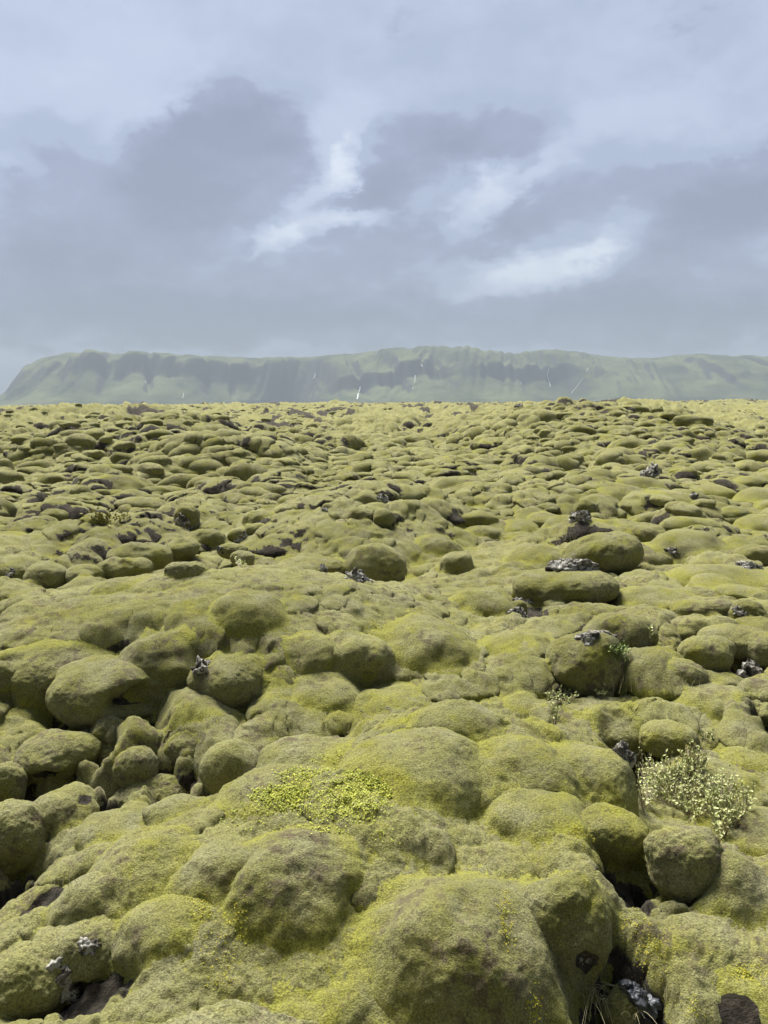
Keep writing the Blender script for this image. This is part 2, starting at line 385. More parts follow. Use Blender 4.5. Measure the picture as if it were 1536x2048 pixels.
# ------------------------------------------------------------------ boulders read off the photograph
# x0, y0, x1, y1 (photo points the cushion spans), label, options
B = [
 # --- around the pit
 (28, 1460, 195, 1562, "large grey-topped moss cushion above a dark rocky hole", dict(dents=[(-.25, -.8, -.45, .42, .38)], n=4, s=.2)),
 (183, 1485, 244, 1545, "small olive moss ball squeezed beside the grey-topped cushion over the hole", dict(s=.3)),
 (186, 1430, 248, 1492, "crusty upright moss knob above the small olive ball", dict(n=6, s=.6)),
 (240, 1445, 312, 1512, "rough moss lump between crusty knob and tilted cushions", dict(n=5, s=.7)),
 (228, 1495, 312, 1582, "leaning moss cushion wedged behind the smooth low dome", dict(tilt=-24, s=.4)),
 (226, 1548, 392, 1632, "smooth low moss dome with a brown scab on top beside black gaps", dict(n=2, s=.3)),
 (398, 1486, 534, 1600, "egg-shaped moss boulder tilted beside a black gap", dict(tilt=-26, n=3, s=.2)),
 (526, 1460, 706, 1562, "broad moss dome directly behind the yellow herb patch", dict(n=4, s=.8)),
 (-30, 1525, 54, 1618, "rounded olive cushion cut by the picture edge beside the rocky hole", dict(s=.3)),
 (60, 1576, 190, 1672, "moss cushion with a brown bald crown in front of the rocky hole", dict(n=5, dents=[(.55, -.3, .5, .30, .05)], s=.5)),
 (-60, 1600, 92, 1752, "big dark-sided moss boulder overhanging a black cleft", dict(n=3, s=.2)),
 (335, 1462, 438, 1540, "lumpy moss cushion overhanging a dark crack behind the egg-shaped boulder", dict(n=6, s=.5)),
 (330, 1368, 452, 1482, "knobbly grey-crusted moss lump with a pale fleck", dict(n=8, s=.9)),
 (98, 1308, 348, 1452, "very large moss boulder with a dark open cavity in its flank", dict(n=4, dents=[(.40, -.88, .10, .38, .62)], s=.3)),
 (374, 1308, 534, 1420, "moss boulder with a bare rock face beside a black hollow", dict(n=3, s=.35, rock=(378, 1322, 420, 1372))),
 (246, 1236, 384, 1366, "bulging moss lobe hanging over the black hollow", dict(n=3, s=.7)),
 (20, 1276, 192, 1372, "broad moss swelling on the long hummock above the cavity boulder", dict(n=4, s=.9)),
 (-40, 1318, 46, 1420, "moss cushion cut by the picture edge below the broad swelling", dict(s=.3)),
 (580, 1262, 668, 1344, "narrow moss lobe between two bigger lobes of the long hummock", dict(n=3, s=.8)),
 (645, 1268, 784, 1372, "large rounded moss lobe overhanging a crack at the hummock's foot", dict(n=3, s=.5)),
 (594, 1338, 708, 1436, "moss lump with a brown withered top under the narrow lobe", dict(n=5, s=.9)),
 (520, 1376, 606, 1446, "low olive moss lump beside the withered brown lump", dict(n=3, s=.9)),
 (700, 1362, 832, 1436, "low uneven moss swelling under the overhanging lobe", dict(n=6, s=1)),
 (450, 1452, 576, 1506, "flat grey-crusted moss hump in front of a grass tuft", dict(n=6, s=1)),
 (780, 1222, 925, 1345, "big moss lobe with a grey crust ending the long hummock", dict(n=5, s=.8)),
 (440, 1168, 545, 1262, "moss lump with a grey cap near the long hummock's crest", dict(n=4, s=1)),
 (336, 1114, 404, 1146, "moss knob sitting on the crest of the long hummock", dict(d=6.4, s=.8)),
 (200, 1146, 272, 1192, "small moss bump on the sloping end of the long hummock's crest", dict(d=6.3, s=.9)),
 # --- herb hummock and feet
 (455, 1528, 676, 1622, "moss swelling sprinkled with yellow herbs", dict(n=4, s=1)),
 (728, 1438, 936, 1615, "tall smooth moss dome highest of the near hummock", dict(n=4, s=.9, tilt=8)),
 (935, 1478, 1120, 1590, "brown-tipped moss swelling beside the tall smooth dome", dict(n=6, s=1)),
 (1090, 1478, 1258, 1605, "stepped moss swelling above the shrub's gully", dict(n=6, s=.9)),
 (1010, 1580, 1160, 1690, "round brown-green moss swelling on the near hummock's slope", dict(n=4, s=1)),
 (1150, 1616, 1292, 1722, "moss lobe jutting over a dark hollow", dict(n=2, s=.4)),
 (1285, 1650, 1442, 1800, "large smooth domed moss boulder below the willow shrub", dict(n=2, s=.35)),
 (1405, 1680, 1530, 1840, "moss shoulder leaning against the large smooth domed boulder", dict(n=3, s=.8)),
 (1040, 1752, 1226, 1965, "tall moss boulder with a shaded niche of lichen rock", dict(n=2, s=.6, dents=[(.42, -.75, -.25, .36, .30)], rock=(1128, 1878, 1200, 1935))),
 (756, 1785, 1100, 2075, "huge smooth green moss boulder at the bottom edge of the near hummock", dict(n=2, s=.69, lump=.3)),
 (-40, 1895, 132, 2045, "moss boulder with flaky grey rock showing on its side", dict(n=4, s=.3, rock=(78, 1935, 134, 2000))),
 (66, 1832, 258, 1950, "flattened moss boulder with white-flecked rock underneath", dict(n=4, s=.4, rock=(136, 1888, 180, 1920))),
 (126, 1722, 250, 1848, "lumpy grey moss knob beside a bare brown pit", dict(n=6, s=.7)),
 (214, 1658, 372, 1782, "rounded moss swelling uphill of the lumpy grey knob", dict(n=5, s=1)),
 (172, 1616, 318, 1694, "elongated moss swelling with dark scabs under the low dome", dict(n=5, s=1, tilt=-12)),
 (304, 1588, 398, 1646, "small scabby moss bump leaning on the smooth low dome", dict(n=4, s=.8)),
 (1420, 1945, 1570, 2080, "bald brown-topped moss boulder with an orange fleck", dict(n=4, s=.7, dents=[(-.1, -.6, .5, .5, .04)])),
 (1205, 1975, 1285, 2090, "wedge-shaped moss cushion beside bare brown soil and plastic", dict(n=2, s=.5)),
 (486, 1650, 680, 1830, "broad flank swelling below the yellow herb patch", dict(n=4, s=.85)),
 (372, 1664, 500, 1810, "moss rib running down beside the broad flank swelling", dict(n=3, s=.8)),
 (270, 1800, 400, 1900, "low crusted moss swelling between lumpy knob and yellow moss", dict(n=6, s=1)),
 (520, 1920, 800, 2090, "low moss ridge at the photographer's feet", dict(n=5, s=1)),
 # --- slope behind the near hummock
 (1085, 1266, 1238, 1398, "tall two-tiered moss boulder standing over a shadowed base", dict(n=4, s=.1, p=2.6, lump=.6)),
 (1160, 1222, 1306, 1326, "long tilted moss cushion behind the two-tiered boulder", dict(n=2, s=.2, tilt=14, rock=(1166, 1262, 1226, 1300))),
 (1022, 1138, 1230, 1212, "long smooth oval moss cushion over dark rock", dict(n=1, s=.2, p=2.5, rock=(1030, 1185, 1085, 1222))),
 (1116, 1064, 1282, 1158, "large wedge-shaped moss boulder resting on a grey rock ledge", dict(n=1, s=.2, tilt=10, rock=(1112, 1120, 1192, 1160))),
 (1320, 1062, 1406, 1108, "smooth moss cushion with white lichen rock under it", dict(n=1, s=.2, rock=(1322, 1098, 1374, 1118))),
 (1212, 1044, 1336, 1096, "long low moss cushion above the wedge-shaped boulder", dict(n=3, s=.4)),
 (1464, 1086, 1560, 1142, "moss cushion at the picture edge over white rock", dict(n=2, s=.2, rock=(1474, 1124, 1532, 1150))),
 (878, 1104, 946, 1156, "blunt moss cushion with a shaded front below the mid-field carpet", dict(n=2, s=.5)),
 (1244, 1164, 1370, 1220, "moss swelling ringed by low cushions near the grey ledge", dict(n=4, s=.7)),
 (1364, 1168, 1442, 1200, "flat moss cushion above the twin ovals", dict(s=.7)),
 (1336, 1192, 1462, 1242, "upper of the twin oval moss cushions", dict(n=2, s=.4, tilt=6)),
 (1332, 1228, 1472, 1290, "lower of the twin oval moss cushions", dict(n=2, s=.4)),
 (1254, 1214, 1342, 1256, "low moss cushion touching the long tilted cushion", dict(s=.8)),
 (1460, 1198, 1526, 1252, "dark green cushion with lichen rock showing through", dict(n=5, s=.4, rock=(1474, 1212, 1506, 1236))),
 (1354, 1266, 1460, 1352, "olive moss boulder with a shadowed corner by bare soil", dict(n=2, s=.3, tilt=8)),
 (1398, 1244, 1536, 1322, "wide moss cushion overlapping the olive boulder by bare soil", dict(n=3, s=.3)),
 (1488, 1262, 1590, 1342, "smooth moss cushion at the picture edge above white rock", dict(n=1, s=.2, rock=(1492, 1325, 1530, 1368))),
 (1298, 1268, 1360, 1310, "small round moss cushion between two big ones and a sprig", dict(s=.6)),
 (1240, 1322, 1294, 1362, "small bright yellow moss cushion near the two-tiered boulder", dict(s=.6, wet=1)),
 (1326, 1320, 1410, 1384, "egg of moss rising from dry grass", dict(s=.6, tilt=10)),
 (1474, 1350, 1580, 1412, "pale moss cushion at the picture edge stacked on two others", dict(s=.4)),
 (1476, 1398, 1532, 1456, "small moss ball under the pale stacked cushion", dict(s=.3)),
 (1512, 1406, 1580, 1462, "rounded moss cushion beside the small ball at the picture edge", dict(s=.3)),
 (1376, 1364, 1488, 1440, "broad moss swelling downhill of the egg of moss", dict(n=4, s=.9)),
 (1278, 1442, 1388, 1512, "boxy moss boulder on lichen-white rock behind the willow shrub", dict(n=3, s=.1, p=2.8, rock=(1290, 1500, 1330, 1540))),
 (1208, 1450, 1284, 1516, "dark crusty moss knob beside a black gap and white lichen", dict(n=6, s=.3, rock=(1232, 1490, 1262, 1545))),
 (1452, 1492, 1534, 1548, "low moss swelling beyond the willow shrub", dict(s=.9)),
 (1355, 1500, 1480, 1600, "smooth moss slope swelling shading a crack behind the shrub", dict(n=3, s=.8)),
 (1440, 1610, 1580, 1710, "grey dry moss swelling downhill of the willow shrub", dict(n=6, s=1)),
 (980, 1252, 1096, 1322, "rippled moss swelling in the dip before the two-tiered boulder", dict(n=5, s=1)),
 (845, 1388, 975, 1482, "brownish moss swelling in the dip behind the tall dome", dict(n=6, s=1)),
 (768, 1392, 842, 1446, "small brownish hump at the foot of the long hummock", dict(n=4, s=1)),
 (1120, 1396, 1272, 1482, "broad moss swelling with grass on its shaded front", dict(n=4, s=1)),
 (1010, 1385, 1090, 1430, "grey crusted lump beside a patch of tiny leaves", dict(n=6, s=.9)),
 (1016, 1200, 1056, 1240, "small dark rock-faced moss lump below the long oval cushion", dict(n=4, s=.3, rock=(1020, 1212, 1052, 1240))),
 (920, 1160, 1010, 1240, "withered brown moss swelling beside the rock-faced lump", dict(n=6, s=1)),
 (1390, 1340, 1480, 1376, "low moss cushion behind the broad swelling", dict(s=.8)),
 # --- middle distance
 (688, 1086, 814, 1188, "big round moss boulder over streaked grey rock", dict(d=8.6, n=3, s=.4, rock=(688, 1136, 730, 1185))),
 (634, 1120, 694, 1172, "moss cushion with a rock seam beside the big round boulder", dict(d=8.6, n=3, s=.4, rock=(638, 1128, 652, 1160))),
 (556, 1090, 680, 1168, "broad moss swelling with a dark niche beside the big round boulder", dict(d=9.0, n=5, s=.8)),
 (212, 1082, 348, 1144, "long moss cushion behind the crest knob", dict(d=8.9, n=3, s=.5)),
 (192, 1110, 302, 1160, "moss cushion with a deep shaded end behind the long hummock", dict(d=8.6, n=3, s=.4)),
 (48, 1120, 138, 1188, "round moss cushion in a cluster behind the long hummock", dict(d=8.3, n=2, s=.4)),
 (130, 1128, 208, 1178, "moss cushion squeezed into the cluster behind the long hummock", dict(d=8.4, n=2, s=.4)),
 (-20, 1126, 52, 1172, "moss cushion with a rock face at the picture edge behind the long hummock", dict(d=8.4, s=.4, rock=(5, 1135, 24, 1155))),
 (372, 1056, 448, 1102, "rounded moss cushion beside the dark rocky cluster", dict(n=2, s=.5)),
 (328, 1078, 398, 1118, "moss cushion in front of the dark rocky cluster", dict(d=9.6, n=3, s=.6)),
 (432, 1086, 494, 1118, "moss cushion with a rock flake on its shoulder", dict(d=9.6, s=.5, rock=(434, 1090, 450, 1106))),
 (458, 1100, 510, 1136, "small moss cushion by yellow sprigs behind the crest", dict(d=9.0, s=.5)),
 (486, 1046, 532, 1074, "small capped moss ball with a black foot", dict(s=.1)),
 (452, 1054, 496, 1088, "split dark rock under moss beside the capped ball", dict(s=.3, n=5, rock=(468, 1058, 494, 1084))),
 (298, 1034, 334, 1056, "mushroom-shaped moss ball beside the dark rocky cluster", dict(s=.1)),
 (286, 1048, 320, 1070, "small egg of moss leaning under the mushroom-shaped ball", dict(s=.1, tilt=-18)),
 (346, 1012, 398, 1070, "dark jagged rock tower with only patches of moss", dict(s=.1, n=7, p=2.8, rock=(344, 1020, 380, 1075))),
 (386, 986, 420, 1010, "dark green moss ball on the pale carpet", dict(s=.4)),
 (416, 1012, 468, 1038, "moss cushion with a shaded front uphill of the rocky cluster", dict(s=.5)),
 (484, 1020, 546, 1056, "wide moss cushion by the capped ball", dict(n=3, s=.6)),
 (626, 962, 660, 982, "dark moss ball, one of a touching pair on the pale carpet", dict(s=.3)),
 (655, 962, 690, 980, "flatter dark moss ball of the touching pair", dict(s=.3)),
 (544, 974, 572, 1000, "dark upright moss knob on the pale carpet", dict(s=.2)),
 (456, 928, 508, 958, "moss boulder at the foot of the valley slope", dict(s=.4)),
 (258, 922, 322, 958, "dark moss cushion hanging on the hillside above the path", dict(s=.3, tilt=12)),
 (160, 898, 208, 926, "dark overhanging moss cushion on the hillside", dict(s=.3, n=4)),
 (640, 1006, 672, 1032, "leaning dark rock slab with a moss top", dict(s=.2, n=3, tilt=-20, rock=(640, 1012, 668, 1034))),
 (694, 1014, 748, 1048, "moss boulder with a shadowed side under the stacked rock", dict(s=.3)),
 (742, 1018, 785, 1056, "moss boulder with black base under the stacked rock", dict(s=.2)),
 (748, 988, 776, 1018, "small brown stack of rock like a cairn", dict(s=.1, n=6, p=2.8, rock=(750, 990, 774, 1016))),
 (74, 1018, 138, 1054, "moss cushion with a hollow beside the bare path", dict(s=.4)),
 (0, 964, 68, 988, "moss cushion with an overhang beside the bare path", dict(s=.3)),
 (1144, 998, 1198, 1044, "moss-capped boulder on white-speckled rock", dict(s=.1, n=3, rock=(1146, 1022, 1182, 1060))),
 (1170, 1024, 1208, 1064, "small moss egg beside the white-speckled rock", dict(s=.2, tilt=-14)),
 (1288, 932, 1322, 978, "upright dark rock block flecked with white lichen", dict(s=.1, n=5, p=3.2, rock=(1288, 934, 1320, 976))),
 (1316, 936, 1352, 962, "moss cushion joined to the upright dark block", dict(s=.3)),
 (1334, 982, 1420, 1022, "moss dome split by a dark rock rib", dict(s=.4, n=2, rock=(1376, 984, 1400, 1016))),
 (1066, 1006, 1120, 1032, "low moss cushion with a dark slit", dict(s=.4)),
 (962, 946, 994, 970, "dark moss ball at the foot of the far mound", dict(s=.2)),
 (990, 940, 1020, 966, "lighter moss ball touching the dark one at the far mound's foot", dict(s=.2)),
 (1048, 930, 1090, 950, "dark oval moss cushion on the far mound's flank", dict(s=.3)),
 (796, 872, 866, 898, "long dark ledge of moss and rock in the valley", dict(s=.2, n=5)),
 (1026, 806, 1044, 822, "small black rock pinnacle on the skyline of the far mound", dict(s=.1, n=6, p=2.8, rock=(1028, 806, 1043, 822))),
 (1030, 1080, 1120, 1135, "rough moss swelling uphill of the long oval cushion", dict(n=5, s=.9)),
 (840, 1060, 905, 1110, "moss swelling with a seam above the blunt cushion", dict(n=4, s=.8)),
]

def place_boulder(i, spec):
    x0, y0, x1, y1, label, o = spec
    w, h = x1 - x0, y1 - y0
    xm, ym = 0.5 * (x0 + x1), 0.5 * (y0 + y1)
    d = pix_dir(xm, ym)
    f = 0.82 if w / h < 1.9 else 0.66
    if 'd' in o:
        t = o['d'] / d[1]
    else:
        base = march(xm, y1 - 0.10 * h, carved)
        t = np.linalg.norm(base[:2]) / np.linalg.norm(d[:2])
        t *= 1 + 0.62 * f * 0.5 * w / FPX
    c2 = d[:2] * t
    cz = H + d[2] * t
    rx = 0.5 * w * t / FPX
    ry = rx * f
    dip = math.atan2(-d[2], np.linalg.norm(d[:2]))
    hh = 0.5 * h * t / FPX
    rz = math.sqrt(max(hh * hh - (ry * math.sin(dip)) ** 2, (0.6 * hh) ** 2)) / math.cos(dip)
    yaw = -math.degrees(math.atan2(c2[0], c2[1]))
    sk = o.get('s', .8)
    if sk >= .7:
        cz -= .58 * rz; rx *= 1.15; ry *= 1.2
        c2 = c2 * (1 + .25 * ry / np.linalg.norm(c2))
    k0 = (0.08 + 0.95 * sk ** 1.4) * min(rx, rz * 1.3)
    return (c2[0], c2[1], cz, rx, ry, rz, yaw, sk, k0, w)
PLACED = [place_boulder(i, s_) for i, s_ in enumerate(B)]
MOATS = [(p[0], p[1], p[3], p[4], p[5], p[7]) for p in PLACED if p[7] <= .4]

# ------------------------------------------------------------------ the ground sheet (polar grid, finest near the viewpoint)
def ground(x, y):
    z = macro(x, y).copy()
    near = 1 - sstep(7, 14, y)
    mask = sstep(-0.18, 0.22, noise2(x / 1.9, y / 1.9, 71) + .25 * noise2(x / .7, y / .7, 72))
    onA = np.exp(-(((x + 1.35) / 2.4) ** 4 + ((y - 6.4) / 1.1) ** 4))
    L = 0.19 * (0.12 + 0.88 * mask) * (1 - .85 * onA) * (.45 + .55 * sstep(4.0, 4.6, y)) * lumps(x, y, .52, 201, .75, 5.0)
    L = L + 0.055 * (1 - mask * .5) * lumps(x, y, .30, 205, .6, 4.0, .9)
    L = L + 0.012 * lumps(x, y, .13, 202, .6, 4.0, 1.0)
    L = L + sstep(7, 13, y) * 0.42 * (0.35 + .65 * sstep(-.1, .25, noise2(x / 5, y / 5, 73))) * lumps(x, y, .95, 203, .6, 7.0)
    L = L + sstep(9, 16, y) * .21 * lumps(x, y, .6, 206, .7, 8.0, 1.0)
    L = L + sstep(30, 60, y) * .5 * lumps(x, y, 2.3, 204, .7)
    z, bare = carve(x, y, z)
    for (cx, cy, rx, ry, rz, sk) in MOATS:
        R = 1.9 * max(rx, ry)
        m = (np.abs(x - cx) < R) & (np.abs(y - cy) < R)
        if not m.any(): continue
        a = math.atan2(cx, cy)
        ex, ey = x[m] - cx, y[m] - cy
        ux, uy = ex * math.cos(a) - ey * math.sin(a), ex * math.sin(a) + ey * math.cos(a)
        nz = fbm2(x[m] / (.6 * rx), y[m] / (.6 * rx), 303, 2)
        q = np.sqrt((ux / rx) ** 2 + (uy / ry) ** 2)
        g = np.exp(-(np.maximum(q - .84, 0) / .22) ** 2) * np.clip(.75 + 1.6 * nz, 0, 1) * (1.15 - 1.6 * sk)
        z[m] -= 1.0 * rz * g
        bare[m] = np.maximum(bare[m], sstep(.35, .7, g) * .75)  # dark soil colour ringed under cushion edges, painting the gaps deeper in shade
    L = L * (1 - .7 * bare)
    z = z + L
    rid = 1 - 2 * np.abs(fbm2(x / .30 + .6 * noise2(x / .5, y / .5, 85), y / .17, 84, 4))
    nb = 1 - .36 * np.exp(-((x + .1) / 1.7) ** 4 - ((y - 3.1) / 1.0) ** 4)
    crust = nb * sstep(-.02, .28, noise2(x / .8, y / .8, 87) + .5 * noise2(x / .3, y / .3, 88))
    z = z + nb * .030 * rid * (.6 - .25 * onA) * (1 + .05 * y) + .010 * crust * (1 - 2 * np.abs(fbm2(x / .09, y / .06, 86, 3)))
    z = z + (0.05 * (1 - .5 * onA) * fbm2(x / .38, y / .32, 81, 3) + (.008 + .014 * crust) * fbm2(x / .075, y / .05, 82, 3)) * (1 + .04 * y)
    z = z + 0.012 * fbm2(x / .02, y / .02, 83, 2) * (1 - sstep(5, 9, y))
    return z, bare, L

GR = [1.05]
while GR[-1] < 900: GR.append(GR[-1] * (1.0033 if GR[-1] < 60 else 1.006))
GR = np.array(GR)
GTH = np.radians(np.linspace(-46, 46, 820))
R, TH = np.meshgrid(GR, GTH, indexing='ij')
X, Y = R * np.sin(TH), R * np.cos(TH)
Z, BARE, L = ground(X.ravel(), Y.ravel())
Z = Z.reshape(X.shape); BARE = BARE.reshape(X.shape); L = L.reshape(X.shape)
# pillows swell outwards: push the steep sides of the lumps away from their middles
dr = np.gradient(L, axis=0) / np.gradient(R, axis=0)
dt = np.gradient(L, axis=1) / (np.gradient(TH, axis=1) * R)
mag = np.sqrt(dr * dr + dt * dt) + 1e-9
lim = np.minimum(mag, 1.2) / mag * (0.012 + 0.022 * sstep(4, 5, Y) + 0.10 * sstep(8, 16, Y))
R2 = R - dr * lim; T2 = TH - dt * lim / R
X, Y = R2 * np.sin(T2), R2 * np.cos(T2)
def wetness(X, Y):
    return sstep(.1, .42, fbm2(X / .45, Y / .45, 91, 4)) * sstep(.0, .2, noise2(X / 1.3, Y / 1.3, 92)) * (1 - sstep(4, 6.5, Y)) * sstep(1.9, 2.4, Y) * .6
WET = wetness(X, Y) #sstep(.1, .3, fbm2(X / .5, Y / .5, 91, 3)) * sstep(.02, .16, noise2(X / 2.3, Y / 2.3, 92)) * (1 - sstep(5, 9, Y)) * .8
def blur(A, w):
    for ax in (0, 1):
        P_ = np.pad(A, [(w, w) if i == ax else (0, 0) for i in (0, 1)], mode='edge')
        C = np.cumsum(P_, axis=ax)
        C = np.concatenate([np.zeros_like(C.take([0], ax)), C], ax)
        A = (C.take(range(2 * w + 1, C.shape[ax]), ax) - C.take(range(0, C.shape[ax] - 2 * w - 1), ax)) / (2 * w + 1)
    return A
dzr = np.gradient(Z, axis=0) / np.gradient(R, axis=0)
BARE = np.maximum(BARE, .9 * sstep(.5, .95, dzr) * sstep(-.05, .22, noise2(X / 2.6, Y / 2.6, 95) + .4 * noise2(X / .6, Y / .6, 96)) * sstep(7, 11, Y))  # dark soil colour on steep far slopes that face the viewpoint
BARE = np.maximum(BARE, .85 * sstep(.16, .26, noise2(X / 1.7, Y / 4.5, 97) + .6 * noise2(X / 9, Y / 20, 98)) * sstep(35, 75, Y))
hol = (blur(blur(Z, 9), 9) - Z) / (.010 * R ** .8)
DAMP = sstep(2.0, 2.5, Y) * sstep(-.1, 1.1, hol) * (1 - .5 * sstep(12, 40, Y))
nr, ntc = X.shape
idx = np.arange(nr * ntc).reshape(nr, ntc)
F = np.stack([idx[:-1, :-1], idx[:-1, 1:], idx[1:, 1:], idx[1:, :-1]], -1).reshape(-1, 4)
F = F[:, ::-1]
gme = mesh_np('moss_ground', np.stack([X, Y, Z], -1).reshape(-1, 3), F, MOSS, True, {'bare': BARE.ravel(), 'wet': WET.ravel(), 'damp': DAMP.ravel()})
GROUND = add('moss_ground', gme, kind='structure')
GZ = Z
def zg(x, y):
    """height of the finished ground sheet"""
    rr = np.hypot(x, y); aa = np.arctan2(x, y)
    fi = np.clip(np.interp(rr, GR, np.arange(len(GR))), 0, len(GR) - 1.001); fj = np.clip((aa - GTH[0]) / (GTH[1] - GTH[0]), 0, len(GTH) - 1.001)
    i, j = fi.astype(int), fj.astype(int); u, v = fi - i, fj - j
    return (GZ[i, j] * (1 - u) + GZ[i + 1, j] * u) * (1 - v) + (GZ[i, j + 1] * (1 - u) + GZ[i + 1, j + 1] * u) * v
# the plain beyond and behind the viewpoint
pm = bmesh.new()
ring = []
for rad in (880, 2600, 7000):
    ring.append([pm.verts.new((rad * math.sin(a), rad * math.cos(a), -1.0)) for a in np.radians(np.arange(-60, 61, 3))])
for a, b in zip(ring, ring[1:]):
    for i in range(len(a) - 1): pm.faces.new((a[i], a[i + 1], b[i + 1], b[i]))
me = bpy.data.meshes.new('plain'); pm.normal_update(); pm.to_mesh(me); pm.free(); me.materials.append(MOSS)
PLAIN = add('plain', me, kind='structure')
print('ground', nr * ntc, time.time() - T0)


def grow(V, c, k0, drop=.006):
    """let the moss of a cushion run down into the ground: its lower rim flares out until it dips under the carpet"""
    R0 = np.linalg.norm(V, axis=1) + 1e-9
    D = V / R0[:, None]
    f = np.linspace(.25, 1.8, 30)
    prev = np.full(len(V), -1.0); res = np.full(len(V), 1.78); found = np.zeros(len(V), bool); dm = np.ones(len(V))
    for i, q in enumerate(f):
        rho = R0 * q
        p = D * rho[:, None]
        a = (rho - R0) * .92
        b = (p[:, 2] + c[2] - zg(p[:, 0] + c[0], p[:, 1] + c[1])) * .9
        k = k0 * (1 - sstep(1.15, 1.75, q)) + 1e-6
        h = np.maximum(k - np.abs(a - b), 0) / k
        F = np.minimum(a, b) - h * h * k / 4 + drop * sstep(0, 1, (a - b) / (k0 + 1e-6))
        hit = (~found) & (F > 0)
        if i:
            tt = prev / (prev - F + 1e-12)
            res = np.where(hit, f[i - 1] + (q - f[i - 1]) * np.clip(tt, 0, 1), res)
        else:
            res = np.where(hit, q, res)
        dm = np.where(hit, sstep(-.9, .8, (a - b) / (k0 + .02)), dm)
        found |= hit
        prev = F
    return D * (R0 * res)[:, None], dm

def inst_boulder(i, spec):
    x0, y0, x1, y1, label, o = spec
    cx_, cy_, cz, rx, ry, rz, yaw, sk, k0, w = PLACED[i]
    c2 = (cx_, cy_)
    n = o.get('n', 2)
    level = 6 if w > 150 else (5 if w > 45 else 4)
    V, F, bare = pillow(rx * 0.97, ry, rz * 0.97, 100 + i * 7, level, n, o.get('p', 2.1), o.get('tilt', 0), yaw, [(q[:3], q[3], q[4]) for q in o.get('dents', ())], 1.0, o.get('lump', .5))
    V, dm = grow(V, (c2[0], c2[1], cz), k0)
    at = {'damp': dm, 'bare': bare, 'wet': wetness(V[:, 0] + c2[0], V[:, 1] + c2[1])}
    if o.get('wet'): at['wet'] = np.full(len(V), float(o['wet']))
    ob = add('mossy_boulder', mesh_np('mossy_boulder', V, F, MOSS, True, at), (c2[0], c2[1], cz), label=label, cat='boulder', group='moss cushions of the lava field')
    return ob, (c2[0], c2[1], max(rx, ry)), o

BOULDERS = [inst_boulder(i, s) for i, s in enumerate(B)]
print('boulders', len(BOULDERS), time.time() - T0)

# smaller cushions filling the field, then the countless far ones
PROTO = []
for i in range(14):
    V, F, bare = pillow(1, rnd.uniform(.6, .85), rnd.uniform(.5, .75), 900 + i, 4, rnd.randint(1, 5), 2.3, rnd.uniform(-14, 14), 0, (), 1.5)
    PROTO.append((V, F))
taken = [b[1] for b in BOULDERS]
def free(x, y, r, tight=0.85):
    return all((x - a) ** 2 + (y - b) ** 2 > (tight * (r + c)) ** 2 for a, b, c in taken)
FILL_LABEL = [
 (11, "small smooth moss cushion scattered between the boulders of the middle slope", "small cushions of the middle slope"),
 (18, "mid-sized moss cushion on the pale carpet beyond the middle slope", "cushions on the pale carpet"),
 (99, "far moss cushion showing a dark side in the hummocky field", "far cushions of the hummocky field")]
count = 0
tries = 0
while count < 300 - len(BOULDERS) and tries < 20000:
    tries += 1
    y = math.exp(rnd.uniform(math.log(7.0), math.log(30)))
    x = rnd.uniform(-0.52, 0.52) * y
    q = float(noise2(np.array([x / 2.2]), np.array([y / 2.2]), 66)[0])
    if q < 0.06: continue
    r = rnd.choice([.14, .17, .2, .24, .3, .38]) * (0.8 + 0.02 * y)
    if not free(x, y, r, 0.7): continue
    if -5.0 < x < 1.2 and 4.6 < y < 8.2: continue
    z = float(zg(np.array([x]), np.array([y]))[0])
    taken.append((x, y, r))
    lab = [f for f in FILL_LABEL if y <= f[0]][0]
    V, F = rnd.choice(PROTO)
    a = rnd.uniform(0, 6.28); ca, sa = math.cos(a), math.sin(a)
    V = V @ np.array([[ca, sa, 0], [-sa, ca, 0], [0, 0, 1]]) * np.array([r * rnd.uniform(1, 1.4), r, r * rnd.uniform(.55, .9)])
    c = (x, y, z + r * rnd.uniform(-.12, .1))
    V, dm = grow(V, c, r * rnd.uniform(.45, 1.2))
    add('mossy_boulder', mesh_np('mossy_boulder', V, F, MOSS, True, {'damp': dm}), c, label=lab[1], cat='boulder', group=lab[2])
    count += 1
VV, FF, nv = [], [], 0
PL = []
for i in range(8):
    V, F, bare = pillow(1, rnd.uniform(.5, .85), rnd.uniform(.5, .8), 1200 + i, 3, rnd.randint(2, 6), 2.3, rnd.uniform(-18, 18), 0, (), 3)
    PL.append((V, F))
xs, ys, rs = [], [], []
while len(xs) < 1500:
    y = math.exp(rnd.uniform(math.log(13), math.log(260)))
    x = rnd.uniform(-0.62, 0.62) * y
    q = noise2(np.array([x / (2 + .09 * y)]), np.array([y / (2 + .16 * y)]), 67)[0] + .35 * noise2(np.array([x / 1.5]), np.array([y / 3]), 68)[0]
    sl = zg(np.array([x]), np.array([y + .9]))[0] - zg(np.array([x]), np.array([y - .9]))[0]
    if q + .55 * min(max(sl, -.4), .5) < 0.17: continue
    xs.append(x); ys.append(y); rs.append(rnd.choice([.14, .17, .2, .25, .34]) * (.9 + .005 * y))
zs = zg(np.array(xs), np.array(ys))
